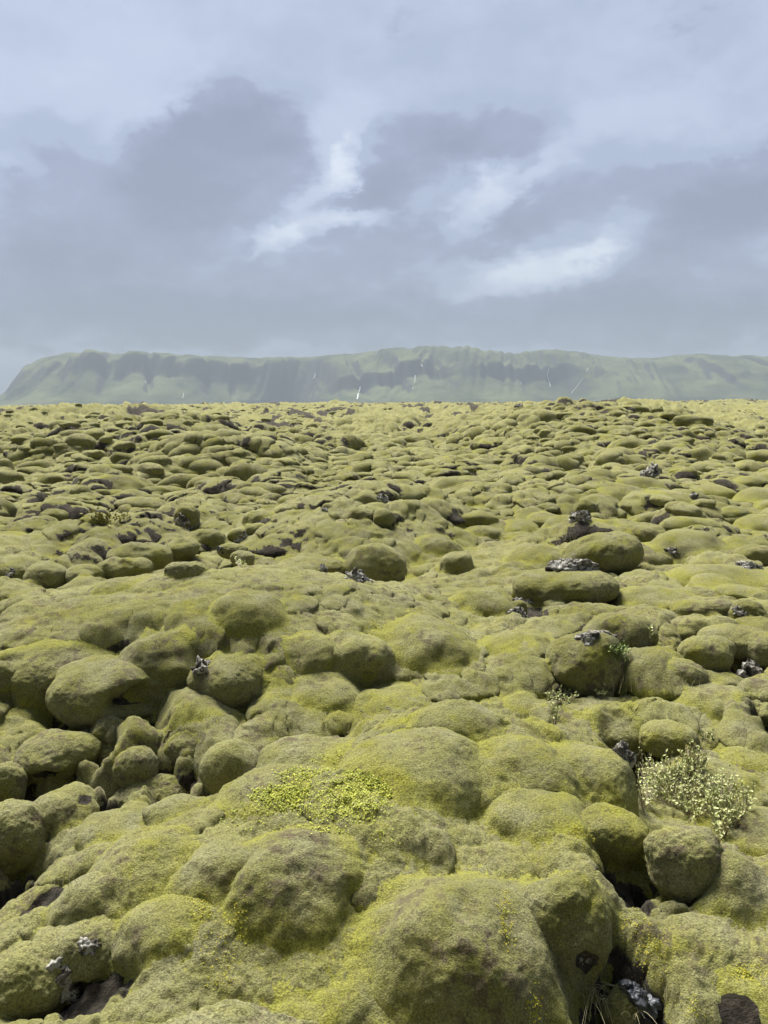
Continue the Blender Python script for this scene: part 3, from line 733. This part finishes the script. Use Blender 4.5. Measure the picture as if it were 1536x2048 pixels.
for x, y, z, r in zip(xs, ys, zs, rs):
    if y < 30 and not free(x, y, r, .75): continue
    V, F = rnd.choice(PL)
    a = rnd.uniform(0, 6.28); ca, sa = math.cos(a), math.sin(a)
    W = V @ np.array([[ca, sa, 0], [-sa, ca, 0], [0, 0, 1]]) * np.array([r * rnd.uniform(1, 1.5), r, r * rnd.uniform(.6, 1.0)])
    c = (x, y, z + .08 * r)
    W = grow(W, c, r * rnd.uniform(.5, 1.2), .01)[0] + np.array(c)
    VV.append(W); FF.append(F + nv); nv += len(W)
add('moss_pillows', mesh_np('moss_pillows', np.vstack(VV), np.vstack(FF), MOSS), kind='stuff', label="countless far moss pillows covering the lava field to the skyline", cat='moss')
print('fill', count, time.time() - T0)

# ------------------------------------------------------------------ hills
def hill_material():
    m, nt, b = new_mat("hill_grass_and_rock")
    k = NB(nt)
    geo = k.n('ShaderNodeNewGeometry')
    P = geo.outputs['Position']
    nz = k.n('ShaderNodeSeparateXYZ'); k.L.new(geo.outputs['Normal'], nz.inputs[0])
    n1 = k.noise(P, 0.004, 6, 0.6); n2 = k.noise(P, 0.02, 5, 0.65)
    col = k.mix(k.ramp(n1, 0.40, 0.62), (0.040, 0.052, 0.020), (0.100, 0.112, 0.046))
    col = k.mix(k.ramp(n2, 0.5, 0.66, 0, .6), col, (0.085, 0.075, 0.05))
    st = k.math('ADD', nz.outputs[2], k.math('MULTIPLY', k.math('SUBTRACT', n2, .5), .45))
    col = k.mix(k.ramp(st, 0.86, 0.68), col, (0.034, 0.037, 0.032))
    k.L.new(col, b.inputs['Base Color']); b.inputs['Roughness'].default_value = 1; b.inputs['Specular IOR Level'].default_value = .1
    return m
CREST = [(-900, 806), (-300, 806), (-40, 800), (0, 790), (20, 780), (38, 757), (60, 732), (100, 715), (150, 702), (220, 705), (350, 708), (450, 711), (520, 716), (600, 714), (700, 709), (780, 702), (840, 696), (900, 699), (960, 704), (1010, 710), (1050, 709), (1100, 707), (1150, 708), (1200, 717), (1280, 722), (1330, 722), (1380, 721), (1460, 722), (1536, 724), (1800, 726), (2400, 740), (3000, 760)]
DC = 4700.0
cx = np.array([(c[0] - 768) / FPX * DC * 1.0 for c in CREST])
cz = np.array([H + DC * math.tan(math.atan((1024 - c[1] - (c[0] - 768) * math.tan(ROLL) * 0) / FPX) - PITCH) for c in CREST])
cz = np.maximum(cz, -5)
hx = np.linspace(-4200, 5600, 900); hy = np.concatenate([np.linspace(3300, 5000, 260), np.linspace(5030, 8000, 60)])
HX, HY = np.meshgrid(hx, hy, indexing='xy')
px_eq = HX / HY * DC                                   # the sight line keeps the outline where the crest stands
top = np.interp(px_eq, cx, cz)
foot = 3750 + 260 * noise2(HX / 700, HX * 0, 401) + 160 * noise2(HX / 260, HX * 0 + 3, 402)
def bump(c, w): return np.exp(-((HX - c) / w) ** 2)
foot = foot + 650 * bump(-520, 260) - 150 * bump(-1500, 500) + 250 * bump(900, 200) - 160 * bump(350, 260)
edge = 4650 + 0 * HX
t = np.clip((HY - foot) / (edge - foot), 0, 1.3)
fl = fbm2(HX / 340, HY / 900, 403, 5)
m1 = sstep(-.2, .25, noise2(HX / 520, HX * 0, 411)); m2 = sstep(-.25, .2, noise2(HX / 380, HX * 0 + 7, 412))
tt = np.clip(t + 0.16 * fl * np.sin(np.clip(t, 0, 1) * 3.14) ** .7, 0, 1.3)
s1 = .54 + .20 * noise2(HX / 420, HX * 0, 404); s2 = .34 + .18 * noise2(HX / 300, HX * 0, 414)
smooth_ = sstep(-.12, 1.0, tt) ** .85
prof = (1 - .34 * m1 - .22 * m2) * smooth_ + .34 * m1 * sstep(s1 - .08, s1 + .08, tt) + .22 * m2 * sstep(s2 - .04, s2 + .04, tt)
prof = prof * sstep(-.02, .06, tt)
spur = fbm2(HX / 260 + HY / 700, HY / 2000, 408, 3)
gul = np.abs(noise2(HX / 110 + HY / 420, HY / 1900, 405)) * 1.2 + .6 * np.abs(noise2(HX / 48 - HY / 300, HY / 1200, 406))
prof = prof + (.46 * np.minimum(gul, .4) - .10 + .26 * spur) * np.sin(np.clip(tt, 0, 1) * 3.14) ** 1.3
HZ = top * np.clip(prof, 0, 1.05) + 5 * fbm2(HX / 60, HY / 60, 407, 4) * np.clip(t * 4, 0, 1)
HZ = np.where(HY > edge, np.minimum(HZ, top * 1.0 - 0 * HY), HZ)
HZ = HZ - 4 * (t <= 0) - 2
ny_, nx_ = HX.shape
idx = np.arange(nx_ * ny_).reshape(ny_, nx_)
F = np.stack([idx[:-1, :-1], idx[:-1, 1:], idx[1:, 1:], idx[1:, :-1]], -1).reshape(-1, 4)
HILLS = add('hills', mesh_np('hills', np.stack([HX, HY, HZ], -1).reshape(-1, 3), F, hill_material()), kind='structure')

# ------------------------------------------------------------------ bare rock, plants, litter, waterfalls
bpy.context.view_layer.update()
DG = bpy.context.evaluated_depsgraph_get()
def hit(px, py):
    d = Vector(pix_dir(px, py)).normalized()
    ok, p, n, fi, ob, mw = scene.ray_cast(DG, Vector((0, 0, H)), d)
    return (np.array(p), np.array(n), ob) if ok else (None, None, None)
def top_at(x, y, z0=2.5):
    ok, p, n, fi, ob, mw = scene.ray_cast(DG, Vector((x, y, z0)), Vector((0, 0, -1)))
    return (np.array(p), np.array(n)) if ok else (np.array([x, y, 0.0]), np.array([0, 0, 1.0]))

def crag(sx, sy, sz, seed, level=4):
    """an angular lump of lava: a ball cut by many planes, then roughened"""
    r = np.random.RandomState(seed)
    V, F = ico(level)
    V = V.copy()
    for i in range(16):
        n = r.normal(size=3); n /= np.linalg.norm(n)
        d = V @ n - r.uniform(.6, .9)
        V = V - np.maximum(d, 0)[:, None] * n
    V = V * (1 + .42 * fbm3(V + seed % 53, 2.6, seed, 5))[:, None]
    return V * np.array([sx, sy, sz]), F

def bare_rock(box, parent, seed):
    x0, y0, x1, y1 = box
    p, n, ob = hit(.5 * (x0 + x1), .5 * (y0 + y1))
    t = np.linalg.norm(p - np.array([0, 0, H]))
    w, h = (x1 - x0) * t / FPX, (y1 - y0) * t / FPX
    m = min(w, h)
    V, F = crag(w * .66, m * .6, h * .66, seed, 5)
    V = V + fbm3(V + seed % 31, 6.0 / m, seed + 3, 3)[:, None] * V / (np.linalg.norm(V, axis=1)[:, None] + 1e-9) * m * .25
    V = V + p + np.array([0, m * .42, -m * .20]) - np.array(parent.location)
    add('bare_rock', mesh_np('bare_rock', V, F, ROCK, True), (0, 0, 0), parent=parent)

for i, (ob, t3, o) in enumerate(BOULDERS):
    if 'rock' in o: bare_rock(o['rock'], ob, 3000 + 11 * i)

class MB:
    """collects quads"""
    def __init__(s): s.V = []; s.F = []
    def quad(s, a, b, c, d):
        n = len(s.V); s.V += [a, b, c, d]; s.F.append((n, n + 1, n + 2, n + 3))
    def tube(s, pts, r0, r1, sides=5):
        n0 = len(s.V); m = len(pts)
        for i, p in enumerate(pts):
            t = pts[min(i + 1, m - 1)] - pts[max(i - 1, 0)]; t = t / (np.linalg.norm(t) + 1e-9)
            u = np.cross(t, [0.3, 0.2, 1.0]); u /= np.linalg.norm(u) + 1e-9; v = np.cross(t, u)
            rr = r0 + (r1 - r0) * i / (m - 1)
            for j in range(sides):
                a = 6.2832 * j / sides
                s.V.append(p + rr * (math.cos(a) * u + math.sin(a) * v))
        for i in range(m - 1):
            for j in range(sides):
                a, b = n0 + i * sides + j, n0 + i * sides + (j + 1) % sides
                s.F.append((a, b, b + sides, a + sides))
    def leaf(s, p, d, up, L, W):
        """a folded, pointed leaf: two halves meeting at the midrib"""
        d = d / (np.linalg.norm(d) + 1e-9); sd = np.cross(d, up); sd /= np.linalg.norm(sd) + 1e-9; nn = np.cross(sd, d)
        q = p + d * L; m1 = p + d * L * .35 - nn * W * .12; m2 = p + d * L * .7 - nn * W * .1
        for sg in (1, -1):
            s.quad(p, m1, m1 + sg * sd * W * .5 + nn * W * .2, p + sg * sd * W * .05)
            s.quad(m1, m2, m2 + sg * sd * W * .38 + nn * W * .12, m1 + sg * sd * W * .5 + nn * W * .2)
            s.quad(m2, q, q, m2 + sg * sd * W * .38 + nn * W * .12)
    def mesh(s, name, mat, off=(0, 0, 0)):
        me = bpy.data.meshes.new(name)
        me.from_pydata([tuple(np.asarray(v) - np.asarray(off)) for v in s.V], [], s.F); me.validate(); me.materials.append(mat)
        me.polygons.foreach_set('use_smooth', [True] * len(me.polygons)); me.update()
        return me

WILLOW = leaf_material('willow_leaf', (0.26, 0.29, 0.085), (0.44, 0.44, 0.20), 30)
GREENL = leaf_material('green_leaf', (0.10, 0.15, 0.035), (0.20, 0.25, 0.06), 40)
OLIVEL = leaf_material('olive_leaf', (0.16, 0.15, 0.02), (0.24, 0.22, 0.03), 40)
TWIG = leaf_material('twig', (0.16, 0.12, 0.08), (0.22, 0.18, 0.12))
STRAW = leaf_material('straw', (0.42, 0.37, 0.22), (0.30, 0.27, 0.13), 25)
HERB = leaf_material('herb_leaf', (0.38, 0.38, 0.035), (0.25, 0.28, 0.03), 60)
GOLD = leaf_material('golden_moss', (0.36, 0.30, 0.015), (0.26, 0.26, 0.02), 60)
PR = np.random.RandomState(5)

def shrub(name, root_px, regions, mat, leafL, label, cat, hmax=.12, twig=True, per=7):
    root, _, _ = hit(*root_px)
    e = bpy.data.objects.new(name, None); COL.objects.link(e); e.location = root; e['label'] = label; e['category'] = cat
    e.empty_display_size = .1
    lf = MB()
    k = 0
    for (cx, cy, rx, ry, n) in regions:
        br = MB()
        cen, _, _ = hit(cx, cy + .6 * ry)
        for i in range(n):
            a, q = PR.uniform(0, 6.28), math.sqrt(PR.uniform(0, 1))
            g, _, _ = hit(cx + rx * q * math.cos(a), cy + ry * q * math.sin(a))
            if g is None: continue
            end = g + np.array([0, 0, 1.0]) * PR.uniform(.15, 1) * hmax + PR.normal(size=3) * .01
            st = g * .3 + cen * .7
            st = st + np.array([0, 0, -.02])
            mid = .5 * (st + end) + PR.normal(size=3) * .012 + np.array([0, 0, .02])
            pts = [st * (1 - t) ** 2 + mid * 2 * t * (1 - t) + end * t * t for t in np.linspace(0, 1, 5)]
            br.tube(pts, .0022, .0009, 4)
            for j in range(per):
                t = PR.uniform(.35, 1); p = st * (1 - t) ** 2 + mid * 2 * t * (1 - t) + end * t * t
                d = PR.normal(size=3) + np.array([0, 0, .9]) + .6 * (end - st) / (np.linalg.norm(end - st) + 1e-6)
                lf.leaf(p, d, np.array([PR.normal() * .3, -.3, 1.0]), leafL * PR.uniform(.6, 1.2), leafL * PR.uniform(.4, .6))
        if len(br.V): add('branch', br.mesh('branch', TWIG, root), parent=e)
    add('foliage', lf.mesh('foliage', mat, root), parent=e)
    return e

shrub('willow_shrub', (1395, 1640), [(1350, 1585, 85, 30, 120), (1330, 1560, 50, 22, 60), (1385, 1542, 32, 22, 46), (1440, 1600, 45, 36, 85), (1455, 1640, 50, 24, 70), (1390, 1620, 48, 26, 60), (1440, 1668, 30, 18, 20), (1288, 1590, 25, 35, 20), (1490, 1612, 16, 14, 12)], WILLOW, .021, "sprawling grey-green willow shrub with pale leaves filling the gully", 'shrub', .13)
shrub('willow_shrub', (1282, 1520), [(1272, 1512, 22, 26, 12), (1290, 1540, 18, 26, 10)], WILLOW, .02, "few leafy willow twigs rising beside white lichen rock", 'shrub', .12, per=5)
shrub('heath_bush', (1376, 1522), [(1376, 1515, 18, 16, 40)], OLIVEL, .012, "dense olive heath tuft just above the sprawling willow", 'bush', .07, per=9)
shrub('green_bush', (1238, 1325), [(1238, 1318, 22, 12, 45)], GREENL, .026, "small bright green bush between the two-tiered boulder and the tilted cushion", 'bush', .11)
shrub('willow_sprig', (1108, 1455), [(1108, 1440, 13, 16, 9)], WILLOW, .026, "single upright willow sprig against a shaded moss swelling", 'sprig', .13, per=6)
shrub('leafy_patch', (1120, 1398), [(1125, 1395, 42, 14, 46)], WILLOW, .02, "low patch of tiny pale leaves under the two-tiered boulder", 'plant', .04, per=5)
shrub('willow_sprig', (1412, 1478), [(1412, 1474, 14, 8, 9)], WILLOW, .024, "small leafy sprig beside the boxy moss boulder", 'sprig', .06, per=5)
shrub('willow_sprig', (1298, 1286), [(1298, 1276, 8, 14, 8)], WILLOW, .028, "pale sprig growing beside the long tilted cushion", 'sprig', .12, per=5)
shrub('willow_sprig', (1206, 1394), [(1200, 1392, 16, 5, 7)], WILLOW, .026, "pale sprig at the shadowed foot of the two-tiered boulder", 'sprig', .07, per=5)
shrub('leafy_patch', (240, 1045), [(215, 1040, 50, 14, 60)], OLIVEL, .05, "rough leafy patch on the slope beside the bare path", 'plant', .10, per=5)
shrub('willow_sprig', (478, 1132), [(478, 1130, 14, 6, 10)], WILLOW, .035, "yellowish sprigs showing over the long hummock's crest", 'sprig', .10, per=5)

def grass(px, n, L, spread, label, droop=.6, mat=STRAW, lean=(0, -.3), stuff=False):
    root, _, _ = hit(*px)
    m = MB()
    for i in range(n):
        b = root + np.array([PR.normal() * spread, PR.normal() * spread, 0])
        b[2] = min(b[2], root[2]) - .01
        l = L * PR.uniform(.5, 1.15); a = PR.uniform(0, 6.28)
        out = np.array([math.cos(a) * .5 + lean[0], math.sin(a) * .5 + lean[1], 0]) * PR.uniform(.4, 1.2)
        pts = []
        for t in np.linspace(0, 1, 6):
            pts.append(b + out * l * (t * .55 + .5 * t * t * droop) + np.array([0, 0, 1]) * l * (t - droop * .75 * t * t))
        m.tube(pts, .0016, .0005, 3)
    add('grass_tuft', m.mesh('grass_tuft', mat, root), tuple(root), label=label, cat='grass', kind='stuff' if stuff else None)
grass((1185, 1990), 26, .20, .022, "drooping tuft of dry straw over brown soil at a boulder's foot", 1.25)
grass((1345, 1990), 22, .10, .03, "short upright pale stalks on bright green moss", .2, lean=(0, 0))
grass((1262, 2020), 7, .12, .02, "few bent straw blades beside the black plastic", 1.0)
grass((648, 1448), 16, .14, .02, "thin green-yellow grass tuft behind the flat grey-crusted hump", .9, OLIVEL)
grass((1262, 1372), 14, .18, .10, "sparse upright straws by the two-tiered boulder", .1, lean=(0, 0))
grass((1325, 1362), 60, .10, .14, "bed of dry yellow grass at the egg of moss", .5, stuff=True)
grass((1245, 1452), 10, .13, .05, "pale straws standing on the crusty knob's shoulder", .15, lean=(0, 0))
grass((1160, 1452), 14, .10, .05, "bent grass at the shaded front of the broad moss swelling", .9)
grass((1150, 1078), 70, .16, .35, "dry grassy patch uphill of the wedge-shaped boulder", .4, stuff=True)
grass((140, 1770), 6, .09, .03, "single thin straws over the bare brown pit", .6)

def scatter(name, patches, mat, L, label, per=4):
    m = MB()
    for (cx, cy, rx, ry, n) in patches:
        c, _, _ = hit(cx, cy)
        for i in range(n):
            a, q = PR.uniform(0, 6.28), PR.uniform(0, 1) ** .65
            g, nn, ob = hit(cx + rx * q * math.cos(a), cy + ry * q * math.sin(a))
            if g is None: continue
            g, nn = top_at(g[0] + PR.normal() * .008, g[1] + PR.normal() * .012, g[2] + .3)
            for j in range(per):
                d = PR.normal(size=3); d = d - nn * (d @ nn); d = d / (np.linalg.norm(d) + 1e-6) + nn * PR.uniform(.0, .55)
                m.leaf(g + PR.normal(size=3) * L * .4 + nn * L * PR.uniform(.0, .7), d, nn + PR.normal(size=3) * .4, L * PR.uniform(.6, 1.3), L * PR.uniform(.5, .8))
    add(name, m.mesh(name, mat), kind='stuff', label=label, cat='plants')
scatter('yellow_herbs', [(700, 1590, 78, 46, 1100), (705, 1590, 50, 34, 500), (570, 1592, 70, 20, 460), (610, 1552, 64, 16, 220), (650, 1622, 95, 14, 420), (730, 1632, 52, 14, 120), (760, 1600, 24, 30, 70), (500, 1640, 70, 30, 60), (640, 1655, 50, 14, 40), (770, 1675, 40, 18, 36), (660, 1520, 40, 20, 24), (640, 1600, 130, 55, 120)], HERB, .0095, "bright yellow herbs spread over the near hummock's crown")
scatter('golden_moss', [(440, 1880, 55, 60, 220), (455, 1960, 35, 16, 120), (400, 1810, 20, 30, 50), (480, 1830, 14, 40, 40), (450, 1920, 90, 60, 120), (1300, 1900, 40, 60, 330), (1260, 1850, 20, 40, 120), (1160, 1690, 34, 40, 130), (1010, 1840, 14, 60, 110), (1500, 1945, 40, 14, 160), (1380, 2020, 30, 20, 120), (1070, 2010, 16, 30, 60)], GOLD, .006, "patches of golden feathery moss growing in the hollows", 3)

# crumpled plastic in the gully
bmat, nt, bb = new_mat('black_plastic')
kk = NB(nt); PP = kk.n('ShaderNodeNewGeometry').outputs['Position']
nt.links.new(kk.mix(kk.ramp(kk.noise(PP, 9, 2), .4, .6), (0.014, 0.015, 0.017), (0.050, 0.053, 0.060)), bb.inputs['Base Color']); bb.inputs['Roughness'].default_value = .5
pc, pn, _ = hit(1285, 2012)
VV, FF, nv = [], [], 0
for i, (dx, dy, sx, sy, sz) in enumerate([(1290, 2018, .055, .05, .05), (1268, 1995, .05, .05, .035), (1252, 1978, .035, .03, .03)]):
    q, _, _ = hit(dx, dy)
    V, F = crag(sx, sy, sz, 71 + i, 5)
    V = V * (1 - .55 * np.abs(fbm3(V, 26, 90 + i, 4)))[:, None]
    VV.append(V + q + np.array([0, 0, .015])); FF.append(F + nv); nv += len(V)
add('plastic_bag', mesh_np('plastic_bag', np.vstack(VV) - pc, np.vstack(FF), bmat), tuple(pc), label="crumpled black plastic lying in the mossy gully", cat='plastic bag')

# waterfalls on the far slopes
wm, nt, bb = new_mat('white_water'); bb.inputs['Base Color'].default_value = (.75, .78, .8, 1); bb.inputs['Roughness'].default_value = .8
for pts, w, lab in [
    ([(719, 774), (717, 782), (715, 791), (713, 799), (710, 807)], 5.5, "tall broken white waterfall at the hill's foot"),
    ([(630, 746), (628, 752), (626, 757)], 4.0, "short white waterfall high in the side valley"),
    ([(841, 728), (843, 734)], 4.5, "tiny bright waterfall near the middle hilltop"),
    ([(829, 750), (827, 764), (824, 778)], 2.2, "thin thread of falling water on the middle cliff"),
    ([(1096, 738), (1093, 752), (1097, 764), (1099, 774)], 2.6, "crooked thin waterfall dropping down the dark cliff"),
    ([(1164, 757), (1152, 772), (1141, 788)], 2.4, "slanting thin waterfall crossing the dark slope"),
    ([(1040, 765), (1041, 779)], 2.4, "faint upright waterfall beside the pale talus"),
    ([(1175, 736), (1172, 742)], 2.4, "tiny white fall under the cliff rim"),
    ([(289, 758), (290, 766)], 2.0, "faint white fall on the long western slope"),
    ([(366, 786), (364, 796)], 2.0, "faint white fall low above the farm fields"),
]:
    P3 = []
    for q in pts:
        g, nn, ob = hit(*q)
        if g is not None and g[1] > 2500: P3.append(g + np.array([0, -1.0, .5]))
    if len(P3) < 2: continue
    fine = []
    for a, b in zip(P3, P3[1:]):
        for t in np.linspace(0, 1, 5)[:-1]: fine.append(a * (1 - t) + b * t + PR.normal(size=3) * np.array([1.2, .3, .3]))
    fine.append(P3[-1])
    m = MB(); m.tube(fine, w * .35, w * .6, 6)
    add('waterfall', m.mesh('waterfall', wm, P3[-1]), tuple(P3[-1]), label=lab, cat='waterfall')
print('details', time.time() - T0)

# ------------------------------------------------------------------ haze
hz = bmesh.new(); bmesh.ops.create_cube(hz, size=1)
me = bpy.data.meshes.new('haze'); hz.to_mesh(me); hz.free()
hm = bpy.data.materials.new('haze'); hm.use_nodes = True
nt = hm.node_tree; nt.nodes.clear()
o_ = nt.nodes.new('ShaderNodeOutputMaterial'); v_ = nt.nodes.new('ShaderNodeVolumePrincipled')
v_.inputs['Color'].default_value = (0.30, 0.345, 0.415, 1); v_.inputs['Density'].default_value = 0.0002; v_.inputs['Anisotropy'].default_value = 0.0
nt.links.new(v_.outputs[0], o_.inputs['Volume'])
me.materials.append(hm)
HAZE = add('haze', me, (600, 4000, 178), kind='stuff')
HAZE.scale = (14000, 8600, 370)

# ------------------------------------------------------------------ sun and sky
SUN_EL, SUN_AZ = math.radians(57), math.radians(-28)      # azimuth from +Y, negative towards -X
sd = bpy.data.lights.new('sun', 'SUN'); sd.energy = 3.2; sd.angle = math.radians(26); sd.color = (1, .98, .93)
so = bpy.data.objects.new('sun', sd); COL.objects.link(so)
sv = Vector((math.sin(SUN_AZ) * math.cos(SUN_EL), math.cos(SUN_AZ) * math.cos(SUN_EL), math.sin(SUN_EL)))
so.rotation_euler = (sv).to_track_quat('Z', 'Y').to_euler()

world = bpy.data.worlds.new("World"); scene.world = world; world.use_nodes = True
nt = world.node_tree; k = NB(nt)
bg = nt.nodes['Background']
sky = k.n('ShaderNodeTexSky', sky_type='NISHITA'); sky.sun_disc = False
sky.sun_elevation = SUN_EL; sky.sun_rotation = SUN_AZ
co = k.n('ShaderNodeTexCoord').outputs['Generated']
sp = k.n('ShaderNodeSeparateXYZ'); k.L.new(co, sp.inputs[0])
az = k.math('ARCTAN2', sp.outputs[0], sp.outputs[1]); el = k.math('ARCSINE', sp.outputs[2])
def ang(px, py):
    d = pix_dir(px, py)
    return math.atan2(d[0], d[1]), math.asin(d[2] / np.linalg.norm(d))
vec = k.n('ShaderNodeCombineXYZ'); k.L.new(az, vec.inputs[0]); k.L.new(k.math('MULTIPLY', el, 1.7), vec.inputs[1])
w1 = k.n('ShaderNodeTexNoise'); k.L.new(vec.outputs[0], w1.inputs['Vector']); w1.inputs['Scale'].default_value = 7; w1.inputs['Detail'].default_value = 6; w1.inputs['Roughness'].default_value = .6
ws = k.n('ShaderNodeSeparateColor'); k.L.new(w1.outputs['Color'], ws.inputs[0])
w2 = k.n('ShaderNodeTexNoise'); k.L.new(vec.outputs[0], w2.inputs['Vector']); w2.inputs['Scale'].default_value = 24; w2.inputs['Detail'].default_value = 7; w2.inputs['Roughness'].default_value = .6
ws2 = k.n('ShaderNodeSeparateColor'); k.L.new(w2.outputs['Color'], ws2.inputs[0])
azw = k.math('ADD', k.math('ADD', az, k.math('MULTIPLY', k.math('SUBTRACT', ws.outputs[0], .5), .10)), k.math('MULTIPLY', k.math('SUBTRACT', ws2.outputs[0], .5), .06))
elw = k.math('ADD', k.math('ADD', el, k.math('MULTIPLY', k.math('SUBTRACT', ws.outputs[1], .5), .07)), k.math('MULTIPLY', k.math('SUBTRACT', ws2.outputs[1], .5), .05))
# cloud masses: photo x, photo y, half width, half height (photo points), turn, weight (+ dark, - bright)
BLOBS = [
 (430, 330, 190, 130, -25, .95), (180, 430, 230, 110, -15, .75), (60, 280, 70, 50, 0, .35), (470, 240, 110, 70, 0, .35),
 (800, 330, 150, 65, -22, .75), (1000, 275, 110, 60, -15, .75), (700, 390, 110, 40, -20, .3),
 (1150, 385, 170, 60, -20, .6), (1440, 390, 140, 90, 0, .85), (1330, 500, 260, 80, -22, .65), (850, 470, 240, 60, -8, .6),
 (400, 590, 520, 80, 0, .62), (1000, 645, 900, 55, 0, .78), (200, 640, 400, 60, 0, .3), (1500, 600, 250, 70, -15, .4),
 (650, 445, 110, 28, -8, -.75), (640, 360, 85, 28, -40, -.7), (965, 400, 75, 42, -35, -.95), (1090, 540, 170, 36, -14, -.95), (1230, 460, 60, 30, -30, -.4),
 (90, 200, 200, 60, -10, -.25), (300, 130, 260, 60, 0, -.2), (680, 270, 60, 60, 0, -.25), (1250, 260, 150, 60, -20, -.35), (40, 335, 50, 30, 0, -.4),
 (60, 740, 130, 30, 10, -.35), (820, 60, 60, 60, 0, .15), (1420, 20, 90, 60, 0, .2), (1480, 60, 180, 50, 0, .05),
 (560, 470, 60, 20, -25, -.4), (720, 430, 70, 18, -12, -.4), (1180, 500, 70, 22, -28, -.4), (690, 320, 60, 22, -45, -.4), (1390, 290, 110, 26, -8, -.3), (270, 235, 110, 28, -32, -.3), (1080, 330, 50, 20, -50, -.35), (120, 380, 60, 30, -30, -.2),
]
S = 0.275
D = None
for (px, py, sx, sy, rot, wt) in BLOBS:
    a0, e0 = ang(px, py)
    q = math.radians(-rot); ca, sa = math.cos(q), math.sin(q)
    ex = k.math('SUBTRACT', azw, a0); ey = k.math('SUBTRACT', elw, e0)
    ux = k.math('DIVIDE', k.math('ADD', k.math('MULTIPLY', ex, ca), k.math('MULTIPLY', ey, sa)), sx / FPX)
    uy = k.math('DIVIDE', k.math('ADD', k.math('MULTIPLY', ex, -sa), k.math('MULTIPLY', ey, ca)), sy / FPX)
    r2 = k.math('ADD', k.math('MULTIPLY', ux, ux), k.math('MULTIPLY', uy, uy))
    g = k.math('MULTIPLY', k.math('EXPONENT', k.math('MULTIPLY', k.math('POWER', r2, 2.0), -1.0)), wt)
    D = g if D is None else k.math('ADD', D, g)
fb = k.noise(vec.outputs[0], 11, 10, .60, .4)
fb2 = k.noise(vec.outputs[0], 3.4, 7, .58, .25)
fb3 = k.noise(vec.outputs[0], 34, 8, .62, .2)
M = k.math('ADD', D, k.math('MULTIPLY', k.math('SUBTRACT', fb, .5), 1.35))
M = k.math('ADD', M, k.math('MULTIPLY', k.math('SUBTRACT', fb3, .5), .62))
alpha = k.ramp(M, .20, .60)
# high pale layer, brighter where it is thin
hi = k.math('ADD', k.math('MULTIPLY', D, -.95), k.math('MULTIPLY', k.math('SUBTRACT', fb2, .5), 1.3))
hi = k.math('ADD', hi, k.math('MULTIPLY', k.math('SUBTRACT', fb, .5), .5))
def sc(c): return tuple(x * S for x in c)
high = k.mix(k.ramp(hi, -.25, .25), sc((.425, .495, .645)), sc((.535, .605, .76)))
high = k.mix(k.ramp(hi, .22, 1.05), high, sc((.76, .82, .92)))
# lower dark masses
core = k.ramp(k.math('ADD', M, k.math('MULTIPLY', k.math('SUBTRACT', fb2, .5), 1.2)), .35, 1.35)
low = k.mix(core, sc((.35, .393, .53)), sc((.272, .305, .412)))
cloud = k.mix(k.math('MULTIPLY', alpha, .93), high, low)
class _C: pass
cr = _C(); cr.outputs = [cloud]
zen = k.ramp(el, .5, 1.3, 1.0, 1.5)                        # an overcast sky is brighter overhead
back = k.ramp(k.math('ABSOLUTE', az), 1.0, 2.2, 1.0, .36)  # unseen sky behind the viewpoint, dimmed on purpose so front faces shade darker
zen = k.math('MULTIPLY', zen, back)
mul = k.n('ShaderNodeVectorMath', operation='SCALE'); k.L.new(cr.outputs[0], mul.inputs[0]); k.L.new(zen, mul.inputs[3])
nish = k.n('ShaderNodeVectorMath', operation='SCALE'); k.L.new(sky.outputs[0], nish.inputs[0]); nish.inputs[3].default_value = .05
mx = k.mix(0.93, nish.outputs[0], mul.outputs[0])
k.L.new(mx, bg.inputs['Color'])
bg.inputs['Strength'].default_value = 1.0

scene.view_settings.view_transform = 'Standard'
scene.view_settings.look = 'None'
scene.view_settings.exposure = 1.98
scene.view_settings.gamma = 1
scene.render.engine = 'CYCLES'
scene.cycles.use_denoising = True
scene.cycles.max_bounces = 5
scene.cycles.diffuse_bounces = 3
scene.cycles.volume_bounces = 1
scene.cycles.use_adaptive_sampling = True
print('done', time.time() - T0)
